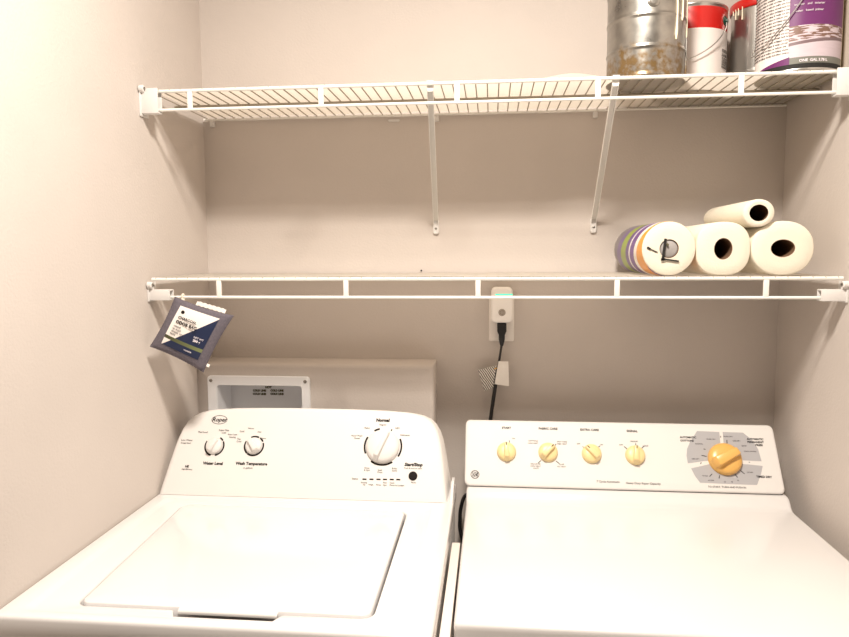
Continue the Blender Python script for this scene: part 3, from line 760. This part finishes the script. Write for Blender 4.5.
roll(1.3665, DK+.1340, .0325, .0295, -.338, .28, .0225, 'thin nearly used up paper towel roll lying on top of two others', hz=1.0, pw=2.0)

# ------------------------------------------------------------------ paint cans on the upper shelf
CZ = ZU+.0056
def ringpos(cx_, cy_, r, ang): return Vector((cx_+r*math.cos(R(ang)), cy_+r*math.sin(R(ang)), 0))
def tin(t, cx_, cy_, r, h, bodym, ribs=(), bands=(), name='can_body'):
    """steel can: bottom chime, ribbed wall, top chime, lid"""
    prof = [(r*.93, .003), (r*.965, .003), (r*.975, 0), (r*1.0, 0), (r*1.008, .0025), (r*1.0, .005), (r*.99, .007), (r*.99, .012)]
    zz = .007
    for q in sorted(ribs):
        prof += [(r*.99, q-.0070), (r*.99, q-.0035), (r*1.008, q-.0012), (r*1.008, q+.0012), (r*.99, q+.0035), (r*.99, q+.0070)]
    prof += [(r*.99, h-.012), (r*.99, h-.007), (r*1.0, h-.005), (r*1.010, h-.0025), (r*1.0, h), (r*.96, h), (r*.95, h-.004)]
    MB().lathe(prof, (cx_, cy_, CZ), Z3, 64, True, True).build(name, bodym, t, sharp=60)
    MB().lathe([(r*.95, h-.0045), (r*.93, h-.001), (r*.90, h-.001), (r*.88, h-.004), (.0001, h-.004)], (cx_, cy_, CZ), Z3, 48, True, True).build('can_lid', 'tin', t, sharp=60)
def band(t, cx_, cy_, r, a0, a1, zf0, zf1, m, name, off=.0006, n=28, rows=1, label=None, parent=None):
    """printed label curved on the wall of a can; zf0/zf1 functions or heights"""
    f0 = zf0 if callable(zf0) else (lambda u: zf0); f1 = zf1 if callable(zf1) else (lambda u: zf1)
    b = MB(); uvl = b.bm.loops.layers.uv.new('uv'); cols = []
    for i in range(n+1):
        u = i/n; a = R(a0+(a1-a0)*u)
        cols.append((u, [b.bm.verts.new((cx_+(r+off)*math.cos(a), cy_+(r+off)*math.sin(a), CZ+z)) for z in (f0(u), f1(u))]))
    for (ua, A_), (ub, B2) in zip(cols, cols[1:]):
        f = b.bm.faces.new((A_[0], B2[0], B2[1], A_[1]))
        for l_, uvv in zip(f.loops, ((ua, 0), (ub, 0), (ub, 1), (ua, 1))): l_[uvl].uv = uvv
    o = b.build(name, m, parent or t)
    if label: o['label'] = label
    return o
def bail(t, cx_, cy_, r, zear, a1, a2, sag, m='tin', earm='tin', rad=.0013, name='wire_handle', out=.010):
    """wire handle hanging down the front between two ears"""
    P = []
    for k in range(25):
        u = k/24; a = R(a1+(a2-a1)*u)
        P.append(Vector((cx_+(r+.003+out*math.sin(PI*u)**.6)*math.cos(a), cy_+(r+.003+out*math.sin(PI*u)**.6)*math.sin(a), CZ+zear-sag*math.sin(PI*u)**.8)))
    MB().tube(P, rad, 6).build(name, m, t)
    for a in (a1, a2):
        d = Vector((math.cos(R(a)), math.sin(R(a)), 0))
        MB().lathe([(.012, 0), (.011, .002), (.006, .0035), (.005, .0065), (.0001, .0068)], Vector((cx_, cy_, CZ+zear))+d*(r*.985), d, 24).build('handle_ear', earm, t)

# galvanised gallon can, left
x1_, y1_, r1 = 1.1405, -.2500, .0850
t = thing('paint_can', 'bare galvanised paint can with rusty base and cream drips', 'paint can', (x1_, y1_, CZ), 'paint cans on the upper shelf')
tin(t, x1_, y1_, r1, .192, 'galv', ribs=(.062, .128))
for a in (-92, 88):
    d = Vector((math.cos(R(a)), math.sin(R(a)), 0))
    MB().lathe([(.013, 0), (.0125, .002), (.0085, .0035), (.0075, .0050), (.0001, .0056)], Vector((x1_, y1_, CZ+.153))+d*(r1*.982), d, 28).build('handle_ear', 'galv', t)
P = [Vector((x1_+(r1+.004)*math.cos(R(88-180*k/24))*1.0, y1_+(r1+.004)*math.sin(R(88-180*k/24)), CZ+.153+.055*math.sin(PI*k/24))) for k in range(25)]
MB().tube(P, .0014, 6).build('wire_handle', 'tin', t)
MB().tube([(x1_+r1*1.004*math.cos(R(-18)), y1_+r1*1.004*math.sin(R(-18)), CZ+.006), (x1_+r1*1.004*math.cos(R(-18)), y1_+r1*1.004*math.sin(R(-18)), CZ+.186)], .0022, 6).build('side_seam', 'galv', t)
for a, za, zb, wd in ((-56, .192, .076, .0032), (-43, .192, .118, .0028), (-21, .192, .09, .0016), (-113, .150, .125, .0010)):
    P = []
    for k in range(9):
        u = k/8; aa = R(a+1.6*math.sin(3*u)); rr_ = r1*1.0+.0008
        P.append((x1_+rr_*math.cos(aa), y1_+rr_*math.sin(aa), CZ+za+(zb-za)*u))
    MB().tube(P, [wd*.8, wd*.7, wd*.7, wd*.65, wd*.6, wd*.6, wd*.7, wd*.95, wd*.5], 8).build('paint_drip', 'drip', t)

# red and white labelled gallon can, behind
x2_, y2_, r2_ = 1.2760, -.1000, .0840
t = thing('paint_can', 'red topped can with white label, behind the galvanised can', 'paint can', (x2_, y2_, CZ), 'paint cans on the upper shelf')
tin(t, x2_, y2_, r2_, .198, 'tin')
band(t, x2_, y2_, r2_*.99, -200, 20, .140, .189, 'red', 'red_band')
band(t, x2_, y2_, r2_*.99, -200, 20, .008, .140, 'lab', 'white_label')
b = MB()
for k in range(6):
    a = -46+k*3.4
    d = Vector((math.cos(R(a)), math.sin(R(a)), 0)); tg = Vector((-math.sin(R(a)), math.cos(R(a)), 0))
    b = MB(); b.text('directions for use', .0062, Vector((x2_, y2_, CZ+.075))+d*(r2_*.99+.0008), Z3, -tg, d); b.build('printed_text', 'inkg', t, smooth=False, fix=False)
bail(t, x2_, y2_, r2_, .162, -38, -214, .100, earm='darkgreen')

# tin with red lid, wedged behind
x3_, y3_, r3_ = 1.4500, -.0920, .0730
t = thing('paint_can', 'shiny tin with drippy red lid, mostly hidden between the red topped and purple labelled cans', 'paint can', (x3_, y3_, CZ), 'paint cans on the upper shelf')
tin(t, x3_, y3_, r3_, .215, 'tin', ribs=(.048,))
MB().lathe([(r3_*1.03, .196), (r3_*1.05, .200), (r3_*1.05, .214), (r3_*1.0, .2175), (.0001, .2175)], (x3_, y3_, CZ), Z3, 40, True, True).build('red_lid', 'red', t, sharp=50)
for a, zb in ((-172, .188), (-164, .176), (-157, .183), (-148, .170)):
    MB().tube([(x3_+r3_*1.03*math.cos(R(a)), y3_+r3_*1.03*math.sin(R(a)), CZ+z) for z in (.2, .194, zb)], [.0016, .0013, .0018], 6).build('paint_drip', 'drip', t)

# large can with purple label, right
x4_, y4_, r4_ = 1.4645, -.2535, .0838
t = thing('paint_can', 'large purple labelled paint can at the right end of the upper shelf', 'paint can', (x4_, y4_, CZ), 'paint cans on the upper shelf')
tin(t, x4_, y4_, r4_, .21, 'tin')
rl = r4_*.992
aM, aR, aE = -124, -32, 15
band(t, x4_, y4_, rl, -200, aM, .010, .204, 'lab', 'text_label', label='white label panel full of small print')
band(t, x4_, y4_, rl, aM, aR, .092, .204, 'purple', 'purple_panel')
band(t, x4_, y4_, rl, aM, aR, .028, .092, 'photo', 'photo_panel')
band(t, x4_, y4_, rl, aM-1, aR, .012, .028, 'greyband', 'grey_strip')
band(t, x4_, y4_, rl, aR, aE+60, .006, .204, 'tan', 'tan_panel')
band(t, x4_, y4_, rl, -190, aM+2, .0062, lambda u: .010+.020*u, 'purple', 'purple_swoosh', off=.0011)
band(t, x4_, y4_, rl, aM-45, aR, .0055, .0145, 'dark', 'black_strip', off=.0012)
b = MB()
def curved_text(b, txt, size, a, z, off=.0012, **kw):
    d = Vector((math.cos(R(a)), math.sin(R(a)), 0)); tg = Vector((-math.sin(R(a)), math.cos(R(a)), 0))
    b.text(txt, size, Vector((x4_, y4_, CZ+z))+d*(rl+off), tg, Z3, d, lift=.0002, **kw)
words = ['use on walls', 'clean surface', 'stir well', 'apply a coat', 'dry one hour', 'soap & water', 'keep closed', 'do not thin', 'see back for']
for i in range(24):
    z = .040+i*.0068
    for j, a in enumerate((-196, -183, -170, -157, -144, -131.5)):
        if z < .033+.006*0: continue
        curved_text(b, words[(i*5+j*2) % 9], .0046, a, z)
b.build('small_print', 'inkg', t, smooth=False, fix=False)['kind'] = 'stuff'
b = MB()
for z, tx in ((.146, 'stain blocking'), (.134, 'interior and exterior'), (.121, 'water based primer')):
    for j, wd in enumerate(tx.split()):
        b = MB(); curved_text(b, wd, .0062, -112+j*13, z); b.build('printed_text', 'whiteink', t, smooth=False, fix=False)
for j, wd in enumerate(('ONE', 'GAL', '3.78 L')): 
    b = MB(); curved_text(b, wd, .0078, -104+j*13, .0200, bold=.0002); b.build('printed_text', 'whiteink', t, smooth=False, fix=False)
bail(t, x4_, y4_, r4_, .178, -98, -262, .125, out=.004)

# thin milky plastic liners lying on the two shelves
def milky():
    m, nt, b = newmat('milky_liner_film'); g = NG(nt)
    tr = nt.nodes.new('ShaderNodeBsdfTranslucent'); tr.inputs[0].default_value = lin((246, 238, 226))
    b.inputs['Base Color'].default_value = lin((240, 236, 228)); b.inputs['Roughness'].default_value = .4
    ms = nt.nodes.new('ShaderNodeMixShader'); ms.inputs[0].default_value = .62
    nt.links.new(b.outputs[0], ms.inputs[1]); nt.links.new(tr.outputs[0], ms.inputs[2])
    nt.links.new(ms.outputs[0], nt.nodes['Material Output'].inputs['Surface'])
    return m
M['liner'] = milky()
def liner(z, x0, x1, y0, y1, label, bump):
    b = MB(); nx, ny = 90, 10; L = []
    for j in range(ny+1):
        v = j/ny; row = []
        for i in range(nx+1):
            x = x0+(x1-x0)*i/nx; y = y0+(y1-y0)*v
            h = .0003*(1+math.sin(31*x))
            if bump:
                q = (x-bump[0])/bump[1]
                if abs(q) < 1: h += bump[2]*math.cos(q*PI/2)**2*(1-v)**.8
            row.append((x, y, z+.0047+h))
        L.append(row)
    b.loft(L, closed=False)
    tag(b.build('shelf_liner', 'liner', loc=((x0+x1)/2, (y0+y1)/2, z+.0047)), label, 'shelf liner', 'shelf liners')
xb_ = on_y(572, 77, -.33).x
liner(ZU, .022, W-.010, -.3300, -.012, 'milky plastic liner sheet lying on the upper wire shelf under the cans', (xb_, .085, .010))
liner(ZL, .012, W-.012, -.3270, -.012, 'milky plastic liner sheet lying on the lower wire shelf under the towel rolls', None)

# ------------------------------------------------------------------ light
def area(name, loc, size, power, col, rot=(0, 0, 0), shape='DISK'):
    l = bpy.data.lights.new(name, 'AREA'); l.shape = shape; l.size = size; l.energy = power; l.color = col
    o = bpy.data.objects.new(name, l); COL.objects.link(o); o.location = loc; o.rotation_euler = rot
    return o
area('ceiling_lamp', (.78, -1.21, CEIL-.03), .26, 43, (1, .915, .815))
w = bpy.data.worlds.new('world'); SC.world = w; w.use_nodes = True
w.node_tree.nodes['Background'].inputs[0].default_value = (1, .92, .84, 1)
w.node_tree.nodes['Background'].inputs[1].default_value = .1

SC.view_settings.view_transform = 'Standard'; SC.view_settings.look = 'None'
SC.view_settings.exposure = 0.22; SC.view_settings.gamma = 1; SC.view_settings.use_curve_mapping = False
